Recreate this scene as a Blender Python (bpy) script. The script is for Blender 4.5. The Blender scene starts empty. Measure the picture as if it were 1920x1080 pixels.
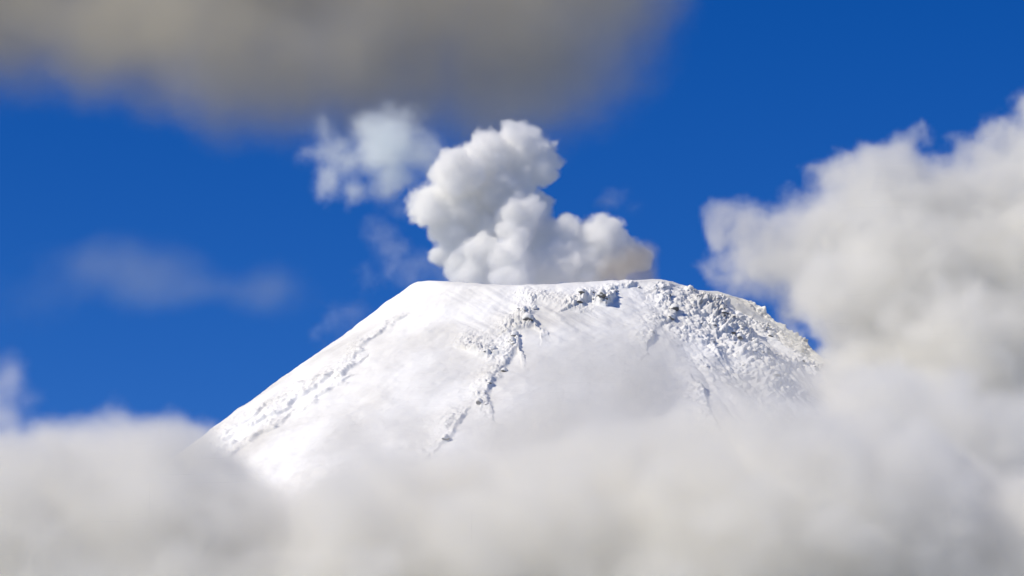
import bpy, math, random
import numpy as np
from mathutils import Vector, Euler

# ------------------------------------------------------------------ camera, sky, sun, exposure
PITCH = math.radians(14.0)
FOC = 6185.0                      # one photo pixel is about one metre at the summit
CAM = np.array([0.0, -6000.0, 2.0])
FW = np.array([0.0, math.cos(PITCH), math.sin(PITCH)])
UP = np.array([0.0, -math.sin(PITCH), math.cos(PITCH)])
SUN_AZ, SUN_EL = math.radians(249.0), math.radians(41.0)      # clockwise from +Y: low on the left, on the viewer's side

scene = bpy.context.scene
col = scene.collection
cam_data = bpy.data.cameras.new('camera')
cam_data.sensor_width = 36.0
cam_data.lens = 36.0 * FOC / 1920.0
cam_data.clip_start, cam_data.clip_end = 1.0, 200000.0
cam = bpy.data.objects.new('camera', cam_data)
cam.location = CAM
cam.rotation_euler = (math.pi / 2 + PITCH, 0, 0)
col.objects.link(cam)
scene.camera = cam

world = bpy.data.worlds.new('World'); scene.world = world
world.use_nodes = True
wn, wl = world.node_tree.nodes, world.node_tree.links
sky = wn.new('ShaderNodeTexSky'); sky.sky_type = 'NISHITA'; sky.sun_disc = False
sky.sun_elevation = SUN_EL; sky.sun_rotation = SUN_AZ
sky.altitude = 3000.0; sky.air_density = 1.0; sky.dust_density = 0.0; sky.ozone_density = 4.0
hs = wn.new('ShaderNodeHueSaturation'); hs.inputs['Saturation'].default_value = 1.35; hs.inputs['Hue'].default_value = 0.518
wl.new(sky.outputs['Color'], hs.inputs['Color'])
wl.new(hs.outputs['Color'], wn['Background'].inputs['Color'])
wn['Background'].inputs['Strength'].default_value = 0.11

sun_data = bpy.data.lights.new('sun', 'SUN')
sun_data.energy = 4.1; sun_data.angle = math.radians(0.53); sun_data.color = (1.0, 0.915, 0.745)
sun = bpy.data.objects.new('sun', sun_data)
sdir = Vector((math.cos(SUN_EL) * math.sin(SUN_AZ), math.cos(SUN_EL) * math.cos(SUN_AZ), math.sin(SUN_EL)))
sun.rotation_euler = sdir.to_track_quat('Z', 'Y').to_euler()
sun.location = (-3000, -3000, 4000)
col.objects.link(sun)

vs = scene.view_settings
vs.view_transform = 'Standard'; vs.look = 'None'; vs.exposure = 0.0; vs.gamma = 1.0; vs.use_curve_mapping = False
cy = scene.cycles
cy.max_bounces = 30; cy.volume_bounces = 28; cy.diffuse_bounces = 2; cy.glossy_bounces = 1
cy.transparent_max_bounces = 16
cy.volume_step_rate = 3.0; cy.volume_max_steps = 512
cy.use_denoising = True
cy.use_adaptive_sampling = True; cy.adaptive_threshold = 0.02

# ------------------------------------------------------------------ helpers
rng = np.random.default_rng(7)

def at(X, Y, y):
    """World point on the plane of depth y that the photo shows at pixel X, Y."""
    d = FW + np.array([1.0, 0, 0]) * (X - 960.0) / FOC + UP * (540.0 - Y) / FOC
    t = (y - CAM[1]) / d[1]
    return CAM + d * t

def pix(P):
    Q = P - CAM
    t = Q @ FW
    return 960.0 + FOC * Q[:, 0] / t, 540.0 - FOC * (Q @ UP) / t

def _hash(ix, iy, iz, seed):
    h = (ix.astype(np.int64) * 374761393 + iy.astype(np.int64) * 668265263 + iz.astype(np.int64) * 2147483647 + seed * 1274126177) & 0xffffffff
    h = ((h ^ (h >> 13)) * 1274126177) & 0xffffffff
    return ((h ^ (h >> 16)) & 0xffffff) / float(0xffffff)

def vnoise(P, s, seed=0):
    """Value noise in -1..1."""
    Q = P / s
    I = np.floor(Q); F = Q - I; F = F * F * (3 - 2 * F)
    out = np.zeros(len(P))
    for dx in (0, 1):
        for dy in (0, 1):
            for dz in (0, 1):
                w = (F[:, 0] if dx else 1 - F[:, 0]) * (F[:, 1] if dy else 1 - F[:, 1]) * (F[:, 2] if dz else 1 - F[:, 2])
                out += w * _hash(I[:, 0] + dx, I[:, 1] + dy, I[:, 2] + dz, seed)
    return out * 2 - 1

def fbm(P, s, octs=4, seed=0):
    v, a = 0, 1.0
    for o in range(octs):
        v = v + a * vnoise(P + 17.3 * o, s / 2 ** o, seed + o); a *= 0.5
    return v

def worley2(U, V, s, seed=0):
    """Distance (in cells) to the nearest scattered point and that point's random value."""
    x, y = U / s, V / s
    ix, iy = np.floor(x), np.floor(y)
    best = np.full(len(x), 9.0); val = np.zeros(len(x))
    z = np.zeros(len(x))
    for dx in (-1, 0, 1):
        for dy in (-1, 0, 1):
            cx, cy_ = ix + dx, iy + dy
            d = np.hypot(cx + _hash(cx, cy_, z, seed) - x, cy_ + _hash(cx, cy_, z, seed + 1) - y)
            m = d < best
            best = np.where(m, d, best); val = np.where(m, _hash(cx, cy_, z, seed + 2), val)
    return best, val

def sstep(a, b, x):
    t = np.clip((x - a) / (b - a), 0, 1)
    return t * t * (3 - 2 * t)

def tag(o, label=None, category=None, kind=None, group=None):
    for k, v in (('label', label), ('category', category), ('kind', kind), ('group', group)):
        if v: o[k] = v
    return o

# ------------------------------------------------------------------ materials
def snow_material():
    m = bpy.data.materials.new('snow'); m.use_nodes = True
    n, l = m.node_tree.nodes, m.node_tree.links
    b = n['Principled BSDF']
    b.inputs['Roughness'].default_value = 0.75
    b.inputs['Specular IOR Level'].default_value = 0.25
    geo = n.new('ShaderNodeNewGeometry'); tc = n.new('ShaderNodeTexCoord')
    big = n.new('ShaderNodeTexNoise'); big.inputs['Scale'].default_value = 0.008; big.inputs['Detail'].default_value = 5
    fine = n.new('ShaderNodeTexNoise'); fine.inputs['Scale'].default_value = 0.12; fine.inputs['Detail'].default_value = 6
    for t in (big, fine): l.new(tc.outputs['Object'], t.inputs['Vector'])
    r1 = n.new('ShaderNodeValToRGB')                       # a faint ash tint in broad patches
    r1.color_ramp.elements[0].position = 0.32; r1.color_ramp.elements[0].color = (0.69, 0.68, 0.66, 1)
    r1.color_ramp.elements[1].position = 0.62; r1.color_ramp.elements[1].color = (0.88, 0.88, 0.875, 1)
    l.new(big.outputs['Fac'], r1.inputs['Fac'])
    # bare rock where the face is too steep to hold snow
    sep = n.new('ShaderNodeSeparateXYZ'); l.new(geo.outputs['Normal'], sep.inputs['Vector'])
    nz = n.new('ShaderNodeMath'); nz.operation = 'MULTIPLY_ADD'; nz.inputs[1].default_value = 0.30; nz.inputs[2].default_value = -0.15
    l.new(fine.outputs['Fac'], nz.inputs[0])
    s = n.new('ShaderNodeMath'); s.operation = 'ADD'; l.new(sep.outputs['Z'], s.inputs[0]); l.new(nz.outputs[0], s.inputs[1])
    mr = n.new('ShaderNodeMapRange'); mr.inputs['From Min'].default_value = -0.45; mr.inputs['From Max'].default_value = -0.12
    l.new(s.outputs[0], mr.inputs['Value'])
    mix = n.new('ShaderNodeMix'); mix.data_type = 'RGBA'
    l.new(mr.outputs['Result'], mix.inputs['Factor'])
    mix.inputs['A'].default_value = (0.13, 0.13, 0.13, 1)
    l.new(r1.outputs['Color'], mix.inputs['B'])
    l.new(mix.outputs['Result'], b.inputs['Base Color'])
    bump = n.new('ShaderNodeBump'); bump.inputs['Strength'].default_value = 0.5; bump.inputs['Distance'].default_value = 1.5
    l.new(fine.outputs['Fac'], bump.inputs['Height']); l.new(bump.outputs['Normal'], b.inputs['Normal'])
    return m

def ground_material():
    m = bpy.data.materials.new('lowland'); m.use_nodes = True
    n, l = m.node_tree.nodes, m.node_tree.links
    b = n['Principled BSDF']; b.inputs['Roughness'].default_value = 0.95
    tc = n.new('ShaderNodeTexCoord'); t = n.new('ShaderNodeTexNoise'); t.inputs['Scale'].default_value = 0.0015; t.inputs['Detail'].default_value = 8
    l.new(tc.outputs['Object'], t.inputs['Vector'])
    r = n.new('ShaderNodeValToRGB')
    r.color_ramp.elements[0].position = 0.35; r.color_ramp.elements[0].color = (0.05, 0.07, 0.03, 1)
    r.color_ramp.elements[1].position = 0.7; r.color_ramp.elements[1].color = (0.16, 0.14, 0.09, 1)
    l.new(t.outputs['Fac'], r.inputs['Fac']); l.new(r.outputs['Color'], b.inputs['Base Color'])
    return m

def volume_material(name, color, density, aniso=0.0):
    m = bpy.data.materials.new(name); m.use_nodes = True
    n, l = m.node_tree.nodes, m.node_tree.links
    n.remove(n['Principled BSDF'])
    v = n.new('ShaderNodeVolumePrincipled')
    v.inputs['Color'].default_value = (*color, 1)
    v.inputs['Density'].default_value = density
    v.inputs['Density Attribute'].default_value = 'density'
    v.inputs['Anisotropy'].default_value = aniso
    l.new(v.outputs['Volume'], n['Material Output'].inputs['Volume'])
    return m

SNOW = snow_material()

# ------------------------------------------------------------------ ground
def make_ground():
    N = 40
    g = np.linspace(-1, 1, N + 1); g = np.sign(g) * np.abs(g) ** 2.2 * 90000
    X, Yg = np.meshgrid(g, g)
    P = np.stack([X.ravel(), Yg.ravel(), np.zeros(X.size)], 1)
    P[:, 2] = np.where(np.hypot(P[:, 0], P[:, 1] + 6000) > 2500, fbm(P, 5000, 3, 5) * 12, 0)
    f = [(j * (N + 1) + i, j * (N + 1) + i + 1, (j + 1) * (N + 1) + i + 1, (j + 1) * (N + 1) + i) for j in range(N) for i in range(N)]
    me = bpy.data.meshes.new('ground'); me.from_pydata(P.tolist(), [], f); me.materials.append(ground_material())
    o = bpy.data.objects.new('ground', me); col.objects.link(o)
    return tag(o, 'dark lowland ground at the foot of the volcano', 'ground', kind='structure')
make_ground()

# ------------------------------------------------------------------ volcano
CX = 110.0                                            # cone axis
RIM_X = [690, 740, 775, 800, 850, 905, 940, 1000, 1060, 1110, 1160, 1200, 1240, 1272, 1286, 1300, 1350, 1368, 1400]
RIM_Y = [588, 548, 524, 521.5, 523.5, 527, 528.5, 528, 526, 523, 520, 518, 519, 527, 534, 537, 543, 553, 585]
RIM_R = 290.0

def rim_height(theta):
    """Crater rim height along the rim circle; the far half repeats the near one a little lower."""
    x = CX + RIM_R * np.cos(theta); y = -RIM_R * np.abs(np.sin(theta))
    back = np.sin(theta) > 0
    t0 = (y - CAM[1]) / FW[1]
    X = 960 + FOC * (x - CAM[0]) / t0
    Yp = np.interp(X, RIM_X, RIM_Y)
    Yp = Yp + 1.6 * np.interp(X, np.arange(680, 1420, 13), 2 * _hash(np.arange(57.), np.zeros(57), np.zeros(57), 9)[:57] - 1) * np.interp(X, [760, 860, 1000, 1300], [0.2, 0.5, 0.6, 1.3])
    z = CAM[2] + (y - CAM[1]) * np.tan(PITCH + np.arctan((540 - Yp) / FOC))
    return np.where(back, z - 25 * np.sin(theta), z)

def seg_dist(u, v, pts):
    """Signed distance to a polyline (positive on its right, walking along it) and how far along it one is."""
    best = np.full(u.shape, 1e9); sg = np.zeros(u.shape); al = np.zeros(u.shape)
    L = [0]
    for (a, b) in zip(pts, pts[1:]): L.append(L[-1] + math.dist(a, b))
    for k, (a, b) in enumerate(zip(pts, pts[1:])):
        dx, dy = b[0] - a[0], b[1] - a[1]; q = dx * dx + dy * dy
        t = np.clip(((u - a[0]) * dx + (v - a[1]) * dy) / q, 0, 1)
        ex, ey = u - a[0] - t * dx, v - a[1] - t * dy
        d = np.hypot(ex, ey); m = d < best
        best = np.where(m, d, best); sg = np.where(m, np.sign(dx * ey - dy * ex), sg); al = np.where(m, (L[k] + t * math.sqrt(q)) / L[-1], al)
    return best, sg, al

# (polyline in the photo, width, height, roughness): ribs of snow-crusted rubble running down the flanks
RIBS = [
    ([(762, 592), (735, 603), (712, 620), (690, 634)], 9, 5, 2.0),
    ([(690, 634), (664, 664), (640, 700)], 16, 6.5, 3.0),
    ([(668, 672), (610, 712), (555, 752), (500, 790), (450, 822), (420, 845)], 13, 8, 2.6),
    ([(640, 690), (600, 715), (540, 740), (470, 785), (415, 825), (395, 842)], 9, 7, 2.4),
    ([(655, 705), (600, 742), (545, 775), (490, 812), (440, 850)], 9, 4.5, 2.2),
    ([(1016, 562), (985, 590), (1002, 606), (960, 620), (972, 645), (920, 660), (880, 655)], 20, 6.5, 4.6),
    ([(965, 645), (940, 690), (905, 745), (915, 765)], 22, 4, 3.0),
    ([(870, 775), (835, 830), (815, 850)], 22, 4, 3.0),
    ([(1195, 535), (1145, 540), (1132, 572), (1095, 562), (1070, 580)], 15, 7, 4.5),
    ([(1090, 590), (1040, 575), (990, 560)], 20, 3, 2.4),
    ([(1270, 540), (1240, 548), (1262, 590), (1235, 612), (1222, 636)], 22, 7, 4.5),
    ([(1250, 608), (1290, 622), (1335, 640), (1345, 662)], 16, 7, 4.5),
    ([(1288, 540), (1330, 560), (1368, 570)], 14, 9, 5),
    ([(1366, 558), (1330, 551), (1292, 543)], 12, 20, 3),
    ([(1300, 560), (1370, 610), (1420, 660), (1465, 695)], 40, 9, 7),
    ([(1400, 590), (1470, 640), (1530, 685), (1580, 722)], 18, 8, 5),
    ([(1440, 668), (1500, 690), (1560, 718)], 12, 5, 4),
    ([(1430, 690), (1480, 722)], 8, 4, 2.5),
    ([(1400, 720), (1455, 770)], 9, 4, 2.5),
    ([(872, 526), (858, 533), (880, 533)], 8, 3, 2.4),
    ([(1310, 720), (1330, 780), (1360, 830)], 20, 4, 3),
]

def base_surface(r, th):
    """Smooth cone: crater bowl, rounded rim, straight flanks that ease out towards the foot."""
    zr = rim_height(th)
    s = r - RIM_R
    flank = zr - np.where(s > 0, 0.815 * s - np.where(s > 700, 0.00012 * (s - 700) ** 2, 0), 0)
    flank -= 6.0 * np.exp(-np.abs(s) / 12.0)
    bowl = zr - 8 + s * 0.9
    bowl = np.maximum(bowl, 1300.0)
    return np.where(s > 0, flank, np.where(s > -6, zr - 6 * np.exp(-np.abs(s) / 12.0), bowl))

def build_volcano():
    th = np.concatenate([np.linspace(math.radians(172), math.radians(372), 1600), np.linspace(math.radians(372), math.radians(532), 60)[1:-1]])
    rad = np.concatenate([[2, 80, 160, 220, 260, 280, 286], RIM_R + np.linspace(-2, 650, 450), RIM_R + np.linspace(650, 900, 71)[1:], RIM_R + 900 + np.array([30, 80, 150, 250, 400, 600, 800, 1000, 1250, 1500])])
    R, T = np.meshgrid(rad, th, indexing='ij')
    r, t = R.ravel(), T.ravel()
    z = base_surface(r, t)
    P = np.stack([CX + r * np.cos(t), r * np.sin(t), z], 1)
    u, v = pix(P)
    U, V = 500 * t, 640 * np.log(r)                                            # flat coordinates on the flank
    onf = sstep(2, 22, r - RIM_R)
    h = onf * (6.0 * fbm(P, 240, 3, 1) + 2.2 * fbm(P, 38, 3, 2))
    # wind-carved streaks that slant across the upper face
    S = np.stack([(u * 0.45 - v * 0.9) / 1.0, (u * 0.9 + v * 0.45) / 7.0, np.zeros(len(u))], 1)
    streak = sstep(800, 900, u) * (1 - sstep(1180, 1280, u)) * sstep(528, 545, v) * (1 - sstep(600, 660, v))
    h += 1.3 * streak * fbm(S, 9, 3, 30)
    mask = np.zeros(len(r)); hr = np.zeros(len(r)); rough = np.zeros(len(r))
    wob = 9 * fbm(P, 45, 3, 11)
    front = (np.sin(t) < 0.15) & (r > RIM_R - 4) & (r < RIM_R + 890)
    idx = np.nonzero(front)[0]
    uu, vv = u[idx] + wob[idx], v[idx] + 9 * fbm(P[idx], 45, 3, 21)
    brk = np.maximum(0.75 + 0.5 * fbm(P[idx], 60, 2, 33), np.where(u[idx] < 790, 0.75, 0.25))
    for pts, w, A, rg in RIBS:
        d, s, al = seg_dist(uu, vv, pts)
        fade = sstep(0, 0.06, al) * 0.4 + 0.6
        m = np.where(s < 0, np.exp(-(d / (0.20 * w)) ** 2), np.exp(-(d / (1.25 * w)) ** 2)) * brk * fade     # gentle towards the sun, a sharp drop on the lee side
        hr[idx] = np.maximum(hr[idx], A * m)
        rough[idx] = np.maximum(rough[idx], rg * m)
    # rubble over the whole shaded right face, thinner
    rf = sstep(1270, 1330, uu) * (1 - sstep(1480, 1600, uu)) * sstep(-40, 0, vv - (520 + 0.55 * (uu - 1270))) * (1 - sstep(120, 190, vv - (520 + 0.62 * (uu - 1270))))
    rough[idx] = np.maximum(rough[idx], 2.0 * rf * np.clip(brk * 2 - 0.9, 0, 1.3))
    G = np.stack([t[idx] * 420 + 2 * vnoise(P[idx], 30, 81), r[idx] / 7, np.zeros(len(idx))], 1)        # gullies and runnels straight down the right face
    h[idx] += sstep(1250, 1400, uu) * sstep(8, 40, r[idx] - RIM_R) * (8.0 * fbm(G, 40, 2, 83) + 3.4 * np.abs(fbm(G, 14, 2, 85)))
    onr = sstep(8, 52, r - RIM_R)
    h += hr * onr
    k = np.nonzero(rough > 0.12)[0]
    for sc, a, sd in ((19.0, 0.9, 3), (10.5, 0.9, 40), (5.5, 0.7, 50)):
        d, val = worley2(U[k] + 3 * vnoise(P[k], 9, 61), V[k] + 3 * vnoise(P[k], 9, 62), sc, sd)
        bump = np.sqrt(np.clip(1 - (d / 0.62) ** 2, 0, 1)) * sstep(0.25, 0.75, val)
        h[k] += a * np.where((u[k] < 790) & (sc > 15), 0.25, 1.0) * rough[k] * bump * onr[k] * 1.15
    h[k] += 0.35 * rough[k] * fbm(P[k], 5, 2, 71) * onr[k]
    far = sstep(900, 1100, r - RIM_R)
    h *= (1 - far)
    # push out along the mean slope normal
    nx = 0.60
    P[:, 0] += h * nx * np.cos(t); P[:, 1] += h * nx * np.sin(t); P[:, 2] += h * 0.80
    nr, nt = len(rad), len(th)
    I = np.arange(nr * nt).reshape(nr, nt)
    a, b = I[:-1, :], I[1:, :]
    F = np.stack([a, b, np.roll(b, -1, 1), np.roll(a, -1, 1)], -1).reshape(-1, 4)
    me = bpy.data.meshes.new('snow_cone')
    me.vertices.add(len(P)); me.vertices.foreach_set('co', P.ravel())
    me.loops.add(F.size); me.loops.foreach_set('vertex_index', F.ravel()[::1].astype(np.int32))
    me.polygons.add(len(F)); me.polygons.foreach_set('loop_start', np.arange(0, F.size, 4, dtype=np.int32))
    me.polygons.foreach_set('loop_total', np.full(len(F), 4, dtype=np.int32))
    me.polygons.foreach_set('use_smooth', np.ones(len(F), dtype=bool))
    me.update(calc_edges=True); me.validate()
    me.materials.append(SNOW)
    return me, P, u, v, rough

vol_root = bpy.data.objects.new('volcano', None); col.objects.link(vol_root)
vol_root.location = (CX, 0, 0); vol_root.empty_display_size = 100
tag(vol_root, 'snow covered volcano cone with flat crater rim rising out of the clouds', 'volcano')
cone_me, CP, CU, CV, CROUGH = build_volcano()
cone = bpy.data.objects.new('snow_cone', cone_me); col.objects.link(cone)
cone.parent = vol_root; cone.location = (-CX, 0, 0)

def rock_mesh(seed, sub):
    import bmesh
    bm = bmesh.new(); bmesh.ops.create_icosphere(bm, subdivisions=sub, radius=1.0)
    V = np.array([v.co[:] for v in bm.verts])
    d = 1 + 0.32 * vnoise(V + seed * 7.7, 0.9, seed) + 0.14 * vnoise(V + seed * 3.1, 0.4, seed + 5)
    # broken, steeper face on one side
    V = V * d[:, None]; V[:, 0] = np.where(V[:, 0] > 0.6, 0.6 + 0.2 * (V[:, 0] - 0.6), V[:, 0]); V[:, 2] *= 0.8
    for v, c in zip(bm.verts, V): v.co = c
    me = bpy.data.meshes.new('boulder'); bm.to_mesh(me); bm.free()
    for p in me.polygons: p.use_smooth = True
    me.materials.append(SNOW)
    return me

def scatter_boulders():
    small = [rock_mesh(i, 2) for i in range(6)]; large = [rock_mesh(20 + i, 3) for i in range(4)]
    spots = [(992, 603, 15), (985, 588, 9), (966, 628, 12), (962, 642, 10), (925, 655, 9), (1003, 580, 8), (1128, 570, 13), (1133, 558, 9), (1092, 564, 10), (1112, 552, 7), (1155, 547, 6),
             (1088, 572, 7), (1198, 543, 5), (1250, 560, 9), (1262, 588, 10), (1258, 600, 9), (1286, 618, 10), (1335, 640, 9), (1345, 655, 9), (1240, 549, 6), (1222, 630, 7), (945, 690, 8), (912, 748, 10),
             (900, 762, 9), (838, 828, 9), (1325, 690, 7), (1385, 640, 9), (1400, 655, 9), (1425, 660, 10), (1360, 566, 9), (1340, 572, 9), (1320, 565, 8), (1440, 640, 8), (1470, 655, 8),
             (1540, 690, 8), (1560, 712, 8), (1478, 720, 7), (1455, 772, 7)]
    vis = np.nonzero((CP[:, 1] < 60) & (CV > 525) & (CV < 880) & (CR_ > RIM_R))[0]
    r3 = random.Random(12)
    todo = []
    for X, Y, R0 in spots:
        i = vis[np.argmin((CU[vis] - X) ** 2 + (CV[vis] - Y) ** 2)]; todo.append((i, R0 * 0.78, large))
    k = vis[(CROUGH[vis] > 2.2) & (CR_[vis] > RIM_R + 42) & (CU[vis] > 800)]
    p = CROUGH[k] ** 1.3; p /= p.sum()
    for i in rng.choice(k, 150, replace=False, p=p): todo.append((i, 2.2 + 4.0 * r3.random() ** 2, small))
    for i, R0, pool in todo:
        o = bpy.data.objects.new('boulder', r3.choice(pool)); col.objects.link(o); o.parent = vol_root
        c = CP[i]
        o.location = (c[0] - CX, c[1], c[2] + (0.05 if pool is large else -0.3) * R0)
        s = R0
        o.scale = (s * r3.uniform(.8, 1.1), s * r3.uniform(.8, 1.2), s * r3.uniform(.75, 1.05))
        o.rotation_euler = (r3.uniform(-.3, .3), r3.uniform(-.1, .3), r3.uniform(-.7, .7))
CR_ = np.hypot(CP[:, 0] - CX, CP[:, 1])
scatter_boulders()

# ------------------------------------------------------------------ clouds
def cloud(name, puffs, voxel, material, edge=(0.0, 0.35), warps=(), lobes=(), fbms=(), k=0.15, pad=1.15, mode='max'):
    """A cloud is a fog grid filled from a list of puffs (centre, radii, weight) whose outline is stirred by noise."""
    C = np.array([p[0] for p in puffs]); Rr = np.array([p[1] if np.ndim(p[1]) else (p[1],) * 3 for p in puffs], float)
    lo = (C - Rr * pad).min(0); hi = (C + Rr * pad).max(0)
    base = (lo + hi) / 2; base[2] = lo[2]
    ng = bpy.data.node_groups.new(name, 'GeometryNodeTree')
    ng.interface.new_socket('Geometry', in_out='INPUT', socket_type='NodeSocketGeometry')
    ng.interface.new_socket('Geometry', in_out='OUTPUT', socket_type='NodeSocketGeometry')
    N, L = ng.nodes, ng.links
    out = N.new('NodeGroupOutput')
    def vec(op, a, b=None, scale=None):
        n = N.new('ShaderNodeVectorMath'); n.operation = op
        for i, x in enumerate((a, b)):
            if x is None: continue
            if isinstance(x, bpy.types.NodeSocket): L.new(x, n.inputs[i])
            else: n.inputs[i].default_value = x
        if scale is not None: n.inputs['Scale'].default_value = scale
        return n.outputs['Value'] if op == 'LENGTH' else n.outputs['Vector']
    def mth(op, a, b=None, c=None):
        n = N.new('ShaderNodeMath'); n.operation = op
        for i, x in enumerate((a, b, c)):
            if x is None: continue
            if isinstance(x, bpy.types.NodeSocket): L.new(x, n.inputs[i])
            else: n.inputs[i].default_value = x
        return n.outputs[0]
    P0 = N.new('GeometryNodeInputPosition').outputs[0]
    P = P0
    for i, (sc, amp) in enumerate(warps):
        t = N.new('ShaderNodeTexNoise'); t.inputs['Scale'].default_value = 1.0 / sc; t.inputs['Detail'].default_value = 2
        off = vec('ADD', P0, (137.0 * i + 31, 71.0, 13.0 * i))
        L.new(off, t.inputs['Vector'])
        P = vec('ADD', P, vec('SCALE', vec('SUBTRACT', t.outputs['Color'], (0.5, 0.5, 0.5)), scale=amp * 2))
    f = None
    for (c, r, w) in puffs:
        r = r if np.ndim(r) else (r, r, r)
        q = vec('MULTIPLY', vec('SUBTRACT', P, tuple(float(x) for x in np.array(c) - base)), tuple(1.0 / float(x) for x in r))
        if mode == 'max':
            e = mth('MULTIPLY_ADD', vec('LENGTH', q), -w, w)
            f = e if f is None else mth('SMOOTH_MAX', f, e, k)
        else:
            g = mth('SUBTRACT', 1.0, vec('LENGTH', q)); g = mth('MAXIMUM', g, 0.0); g = mth('SMOOTH_MIN', g, 0.8, 0.3)
            e = mth('MULTIPLY', g, w)
            f = e if f is None else mth('ADD', f, e)
    for i, (sc, amp, bias) in enumerate(lobes):                # rounded cauliflower heads
        t = N.new('ShaderNodeTexVoronoi'); t.feature = 'F1'; t.inputs['Scale'].default_value = 1.0 / sc
        L.new(vec('ADD', P, (11.0 * i, 57.0, 5.0)), t.inputs['Vector'])
        f = mth('ADD', f, mth('MULTIPLY_ADD', t.outputs['Distance'], -amp, amp * bias))
    for i, (sc, amp, det) in enumerate(fbms):
        t = N.new('ShaderNodeTexNoise'); t.inputs['Scale'].default_value = 1.0 / sc; t.inputs['Detail'].default_value = det
        t.inputs['Roughness'].default_value = 0.66
        L.new(vec('ADD', P, (51.0 * i, 7.0, 29.0)), t.inputs['Vector'])
        f = mth('ADD', f, mth('MULTIPLY_ADD', t.outputs['Fac'], 2 * amp, -amp))
    mr = N.new('ShaderNodeMapRange'); mr.interpolation_type = 'SMOOTHSTEP'
    mr.inputs['From Min'].default_value = edge[0]; mr.inputs['From Max'].default_value = edge[1]
    L.new(f, mr.inputs['Value'])
    dens = mr.outputs['Result']
    vc = N.new('GeometryNodeVolumeCube')
    L.new(dens, vc.inputs['Density'])
    a, b = lo - base, hi - base
    vc.inputs['Min'].default_value = tuple(a); vc.inputs['Max'].default_value = tuple(b)
    for ax, s in zip('XYZ', b - a): vc.inputs['Resolution ' + ax].default_value = max(8, int(s / voxel))
    sm = N.new('GeometryNodeSetMaterial'); sm.inputs['Material'].default_value = material
    L.new(vc.outputs['Volume'], sm.inputs['Geometry']); L.new(sm.outputs['Geometry'], out.inputs[0])
    vd = bpy.data.volumes.new(name); vd.materials.append(material)
    o = bpy.data.objects.new(name, vd); o.location = base; col.objects.link(o)
    md = o.modifiers.new('fog', 'NODES'); md.node_group = ng
    return o

def puff(X, Y, y, r, w=1.0, squash=(1, 1, 1)):
    return (at(X, Y, y), tuple(r * s for s in squash), w)

# steam plume boiling out of the crater
STEAM = volume_material('steam', (0.9998, 0.9985, 0.993), 0.095)
pl = [puff(958, 480, -70, 44), puff(962, 525, -70, 48), puff(965, 440, -60, 38), puff(975, 405, -40, 50), puff(900, 480, -20, 52), puff(862, 500, 0, 36),
      puff(840, 430, 10, 42), puff(800, 388, -20, 44), puff(860, 325, -40, 58), puff(905, 300, -20, 55), puff(912, 275, -10, 38), puff(965, 285, 10, 52),
      puff(1000, 300, 20, 52), puff(1030, 302, 20, 27), puff(1020, 325, 20, 32), puff(920, 360, 20, 75), puff(965, 345, 30, 60), puff(985, 262, 10, 36), puff(960, 250, 0, 26),
      puff(1005, 385, 30, 34), puff(1000, 430, 10, 48), puff(1065, 440, 0, 42), puff(1060, 490, -20, 48), puff(1130, 445, 0, 50),
      puff(1160, 480, 10, 45), puff(1195, 485, 40, 30), puff(1100, 505, 0, 55), puff(1020, 505, -10, 52), puff(885, 525, 0, 48), puff(1100, 450, 20, 45), puff(850, 360, -10, 50), puff(868, 395, 0, 52), puff(850, 440, 10, 46), puff(905, 425, 20, 55), puff(945, 395, 30, 50), puff(830, 480, 20, 30)]
tag(cloud('steam_plume', pl, 2.3, STEAM, edge=(0.02, 0.38), warps=((70, 14), (24, 7), (10, 3)), lobes=((40, 0.42, 0.52), (18, 0.24, 0.52)), fbms=((26, 0.32, 5),), k=0.12, pad=1.35),
    'dense white billowing steam plume rising from the volcano crater', 'smoke')

# thin puff of older steam that has drifted off to the left, and the wisps that trail below it
THIN = volume_material('thin_steam', (0.955, 0.995, 0.999), 0.030)
tp = [puff(725, 270, 60, 105, 1), puff(690, 245, 60, 60, .9), puff(775, 290, 60, 80, .8), puff(730, 335, 70, 70, .8), puff(650, 300, 40, 90, .55), puff(605, 285, 40, 70, .55),
      puff(625, 340, 40, 70, .65), puff(660, 355, 30, 55, .6), puff(610, 245, 40, 50, .45), puff(575, 280, 40, 45, .5)]
tag(cloud('steam_puff', tp, 3.2, THIN, edge=(0.12, 1.0), warps=((110, 24), (40, 8)), lobes=((55, 0.25, 0.5),), fbms=((48, 0.55, 7),), k=0.15, pad=1.3),
    'thin bluish white steam puff drifting beside the dense plume', 'smoke')
tw = [puff(715, 440, 60, 50, .6), puff(735, 480, 60, 60, .6), puff(775, 510, 60, 60, .55), puff(820, 520, 60, 55, .55), puff(745, 385, 60, 50, .45), puff(690, 520, 60, 50, .35)]
tag(cloud('steam_wisp', tw, 4.0, THIN, edge=(0.08, 1.7), warps=((80, 35), (30, 14)), fbms=((50, 0.5, 5),), k=0.15, pad=1.3),
    'faint wisp of steam trailing to the crater rim below the thin steam puff', 'smoke')
td = [puff(630, 600, 60, 50, .6), puff(655, 585, 60, 35, .5), puff(600, 625, 60, 35, .5)]
tag(cloud('mist_wisp', td, 4.0, THIN, edge=(0.1, 2.3), warps=((60, 25), (25, 10)), fbms=((40, 0.5, 5),), k=0.15, pad=1.3),
    'pale mist wisp in the sky just behind the smooth snow slope', 'mist')
te = [puff(1150, 380, 40, 35, .5, (1.5, 1, .8)), puff(1190, 395, 40, 25, .4)]
tag(cloud('steam_wisp', te, 4.0, THIN, edge=(0.1, 1.3), warps=((60, 25), (25, 10)), fbms=((40, 0.5, 5),), k=0.15, pad=1.4),
    'tiny faint wisp in the blue sky between plume and cumulus bank', 'smoke')
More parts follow.
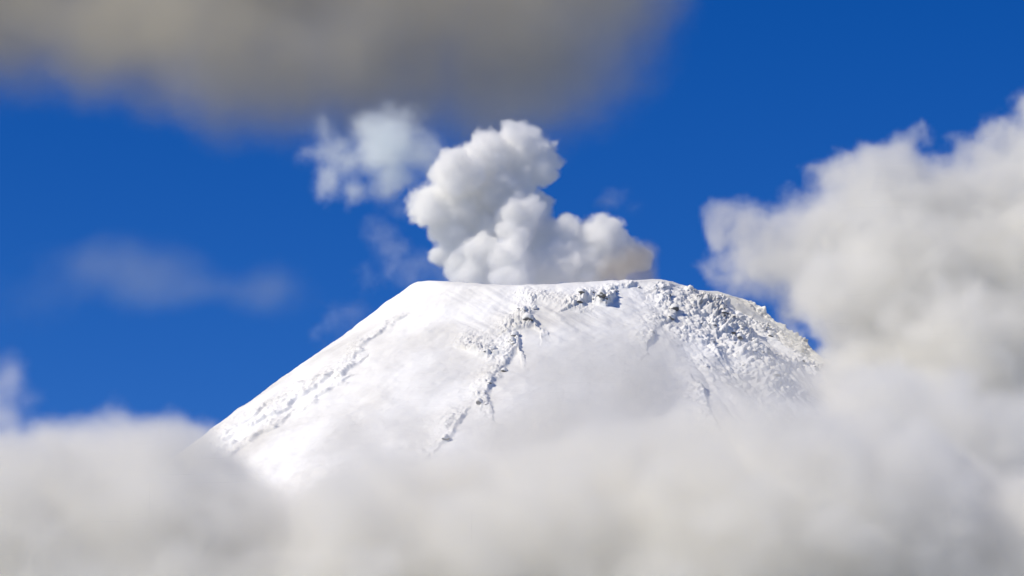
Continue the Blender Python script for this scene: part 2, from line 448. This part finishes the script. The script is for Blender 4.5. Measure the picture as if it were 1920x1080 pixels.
ASHP = volume_material('ash_puff', (0.70, 0.65, 0.59), 0.022)
tf = [puff(1185, 490, -20, 48, .9), puff(1208, 478, 0, 36, .8), puff(1150, 515, -30, 45, .9), puff(1205, 515, 0, 40, .9), puff(1170, 520, -30, 40, .9)]
tag(cloud('ash_puff', tf, 3.0, ASHP, edge=(0.05, 0.7), warps=((50, 14), (20, 6)), fbms=((30, 0.3, 5),), k=0.15, pad=1.3),
    'small brown grey ash puff at the crater rim on the cumulus side of the plume', 'smoke')

# brown-grey ash cloud that hangs across the upper sky
ASH = volume_material('ash', (0.80, 0.765, 0.67), 0.0075)
ac = []
for X in range(-420, 1080, 120):
    b = np.interp(X, [-360, 0, 250, 500, 700, 900, 1000, 1080], [60, 70, 130, 175, 165, 170, 160, 110])
    ac.append(puff(X, b - 60, 1300 + 90 * math.sin(X), 265, 1.0, (1.1, 1.2, .85)))
    ac.append(puff(X + 50, b - 220, 1350, 350, 1.0, (1, 1.2, 1)))
    ac.append(puff(X + 30, b + 30, 1300, 190, .55, (1.2, 1, .7)))
ac += [puff(1060, 60, 1320, 210, .55), puff(1110, 110, 1320, 150, .45), puff(1090, -90, 1320, 290, .6), puff(1130, 20, 1320, 170, .45), puff(960, 180, 1320, 210, .6)]
tag(cloud('ash_cloud', ac, 13.0, ASH, edge=(0.0, 0.95), warps=((400, 95), (140, 40), (60, 16)), fbms=((240, 0.40, 8), (90, 0.14, 4)), k=0.2, pad=1.2),
    'wide brown grey ash cloud spread across the sky above the plume', 'cloud')

FAINT = volume_material('faint_cloud', (0.74, 0.81, 0.76), 0.0026)
fc = [puff(180, 510, 900, 140, .5, (1.4, 1, .6)), puff(270, 520, 900, 155, .8, (1.3, 1, .6)), puff(350, 535, 900, 125, .6, (1.3, 1, .5)),
      puff(440, 535, 900, 110, .6, (1.3, 1, .55)), puff(510, 540, 900, 115, .8, (1.2, 1, .6)), puff(90, 560, 900, 140, .25, (1.5, 1, .6))]
tag(cloud('faint_cloud', fc, 12.0, FAINT, edge=(0.0, 0.9), warps=((220, 60),), fbms=((130, 0.34, 5),), k=0.2, pad=1.4),
    'faint translucent grey cloud floating alone in the blue sky beyond the smooth snow slope', 'cloud')

# big cumulus bank against the right flank
CUM = volume_material('cumulus', (0.968, 0.962, 0.938), 0.019)
rb = [puff(1660, 420, -150, 170), puff(1560, 470, -150, 150), puff(1680, 330, -150, 95), puff(1590, 370, -150, 95), puff(1500, 480, -180, 110), puff(1400, 440, -160, 75, .7),
      puff(1365, 420, -160, 50, .7), puff(1440, 490, -180, 90, .8), puff(1760, 420, -150, 150), puff(1860, 400, -100, 150), puff(1920, 290, -100, 110, .8), puff(1990, 220, -100, 120, .8),
      puff(1900, 540, -200, 220), puff(1720, 560, -250, 200), puff(1600, 580, -300, 130), puff(1680, 700, -320, 170), puff(1820, 720, -350, 230), puff(2050, 450, -150, 250),
      puff(2050, 700, -250, 280), puff(2180, 500, -150, 220), puff(2200, 800, -250, 230), puff(1620, 800, -400, 170), puff(1800, 900, -450, 200), puff(1560, 660, -300, 75, .6),
      puff(1480, 560, -180, 80, .55), puff(1400, 520, -180, 80, .5), puff(1480, 640, -250, 60, .4), puff(1560, 730, -300, 90, .6), puff(1750, 830, -500, 180), puff(1350, 490, -180, 50, .4), puff(1700, 270, -150, 40, .5), puff(1740, 250, -150, 40, .35), puff(2000, 950, -450, 250)]
tag(cloud('cloud_bank', rb, 5.6, CUM, edge=(0.14, 0.46), warps=((200, 55), (70, 26), (30, 12)), lobes=((60, 0.14, 0.5),), fbms=((90, 0.62, 9), (34, 0.22, 4)), k=0.18, pad=1.25),
    'big pale cumulus bank towering against the rocky flank of the volcano', 'cloud')

# lower cloud deck that hides the foot of the mountain
top_x = [-300, 0, 60, 160, 230, 290, 380, 430, 470, 515, 600, 700, 800, 900, 1000, 1100, 1200, 1300, 1500, 1650, 1760, 1920, 2250]
top_y = [790, 835, 815, 790, 795, 820, 820, 865, 935, 995, 930, 880, 900, 870, 850, 815, 785, 785, 775, 785, 850, 880, 850]
ld = []
r2 = random.Random(4)
for X in range(-280, 2240, 62):
    R0 = r2.uniform(65, 100)
    ld.append(puff(X, np.interp(X, top_x, top_y) + R0 * .8, -1250 + r2.uniform(-60, 60), R0, 1.0, (1, 1.3, 1)))
for X in range(-260, 2240, 130):
    ld.append(puff(X, np.interp(X, top_x, top_y) + 200, -1330 + r2.uniform(-80, 80), 170, 1.0, (1, 1.2, .9)))
    ld.append(puff(X + 60, np.interp(X, top_x, top_y) + 400, -1350, 230, 1.0, (1, 1, 1)))
ld += [puff(1650, 800, -1000, 120), puff(1780, 850, -1050, 140), puff(1900, 880, -1050, 140)]
tag(cloud('cloud_deck', ld, 6.8, CUM, edge=(0.05, 0.50), warps=((160, 45), (60, 20), (25, 8)), lobes=((75, 0.25, 0.5),), fbms=((170, 0.42, 8), (60, 0.30, 6)), k=0.15, pad=1.15),
    'low rolling cloud deck hiding the foot of the volcano', 'cloud')

# mist clinging to the snow face
MIST = volume_material('mist', (0.89, 0.885, 0.87), 0.016)
ms = [puff(1120, 690, -1000, 120, .75), puff(1050, 790, -1050, 150, .9), puff(1200, 730, -1000, 140, .9), puff(1000, 870, -1100, 150, .9), puff(1250, 670, -950, 90, .6), puff(1420, 760, -900, 120, .8),
      puff(1500, 720, -800, 100, .7), puff(690, 870, -1080, 100, .75), puff(760, 890, -1080, 110, .8), puff(920, 830, -1050, 80, .55), puff(740, 790, -1000, 100, .5),
      puff(820, 710, -950, 120, .45), puff(650, 820, -1000, 70, .4), puff(880, 790, -1000, 80, .5), puff(700, 640, -800, 80, .28), puff(1330, 880, -1050, 140, .9), puff(1000, 960, -1150, 150, 1), puff(870, 940, -1150, 120, .9), puff(1130, 880, -1100, 150, 1), puff(740, 960, -1150, 120, .9),
      puff(1230, 830, -1050, 130, .9), puff(1130, 640, -950, 80, .5), puff(1400, 690, -850, 90, .5), puff(1050, 690, -1000, 90, .6), puff(600, 860, -1050, 70, .45)]
tag(cloud('mist', ms, 6.0, MIST, edge=(0.08, 0.95), warps=((150, 40), (50, 16)), fbms=((85, 0.58, 8),), k=0.2, pad=1.25),
    'thin grey mist clinging to the front snow face of the volcano', 'mist', kind='stuff')

SCRAP = volume_material('cloud_scrap', (0.99, 0.99, 0.99), 0.012)
sc_ = [puff(10, 720, -900, 55, .7, (.8, 1, 1.2)), puff(0, 790, -900, 60, .8), puff(-60, 750, -900, 90, .8), puff(50, 745, -900, 30, .5)]
tag(cloud('cloud_scrap', sc_, 6.0, SCRAP, edge=(0.0, 0.9), warps=((70, 30),), fbms=((45, 0.35, 5),), k=0.2, pad=1.4),
    'small torn scrap of cloud standing up from the low cloud deck', 'cloud')
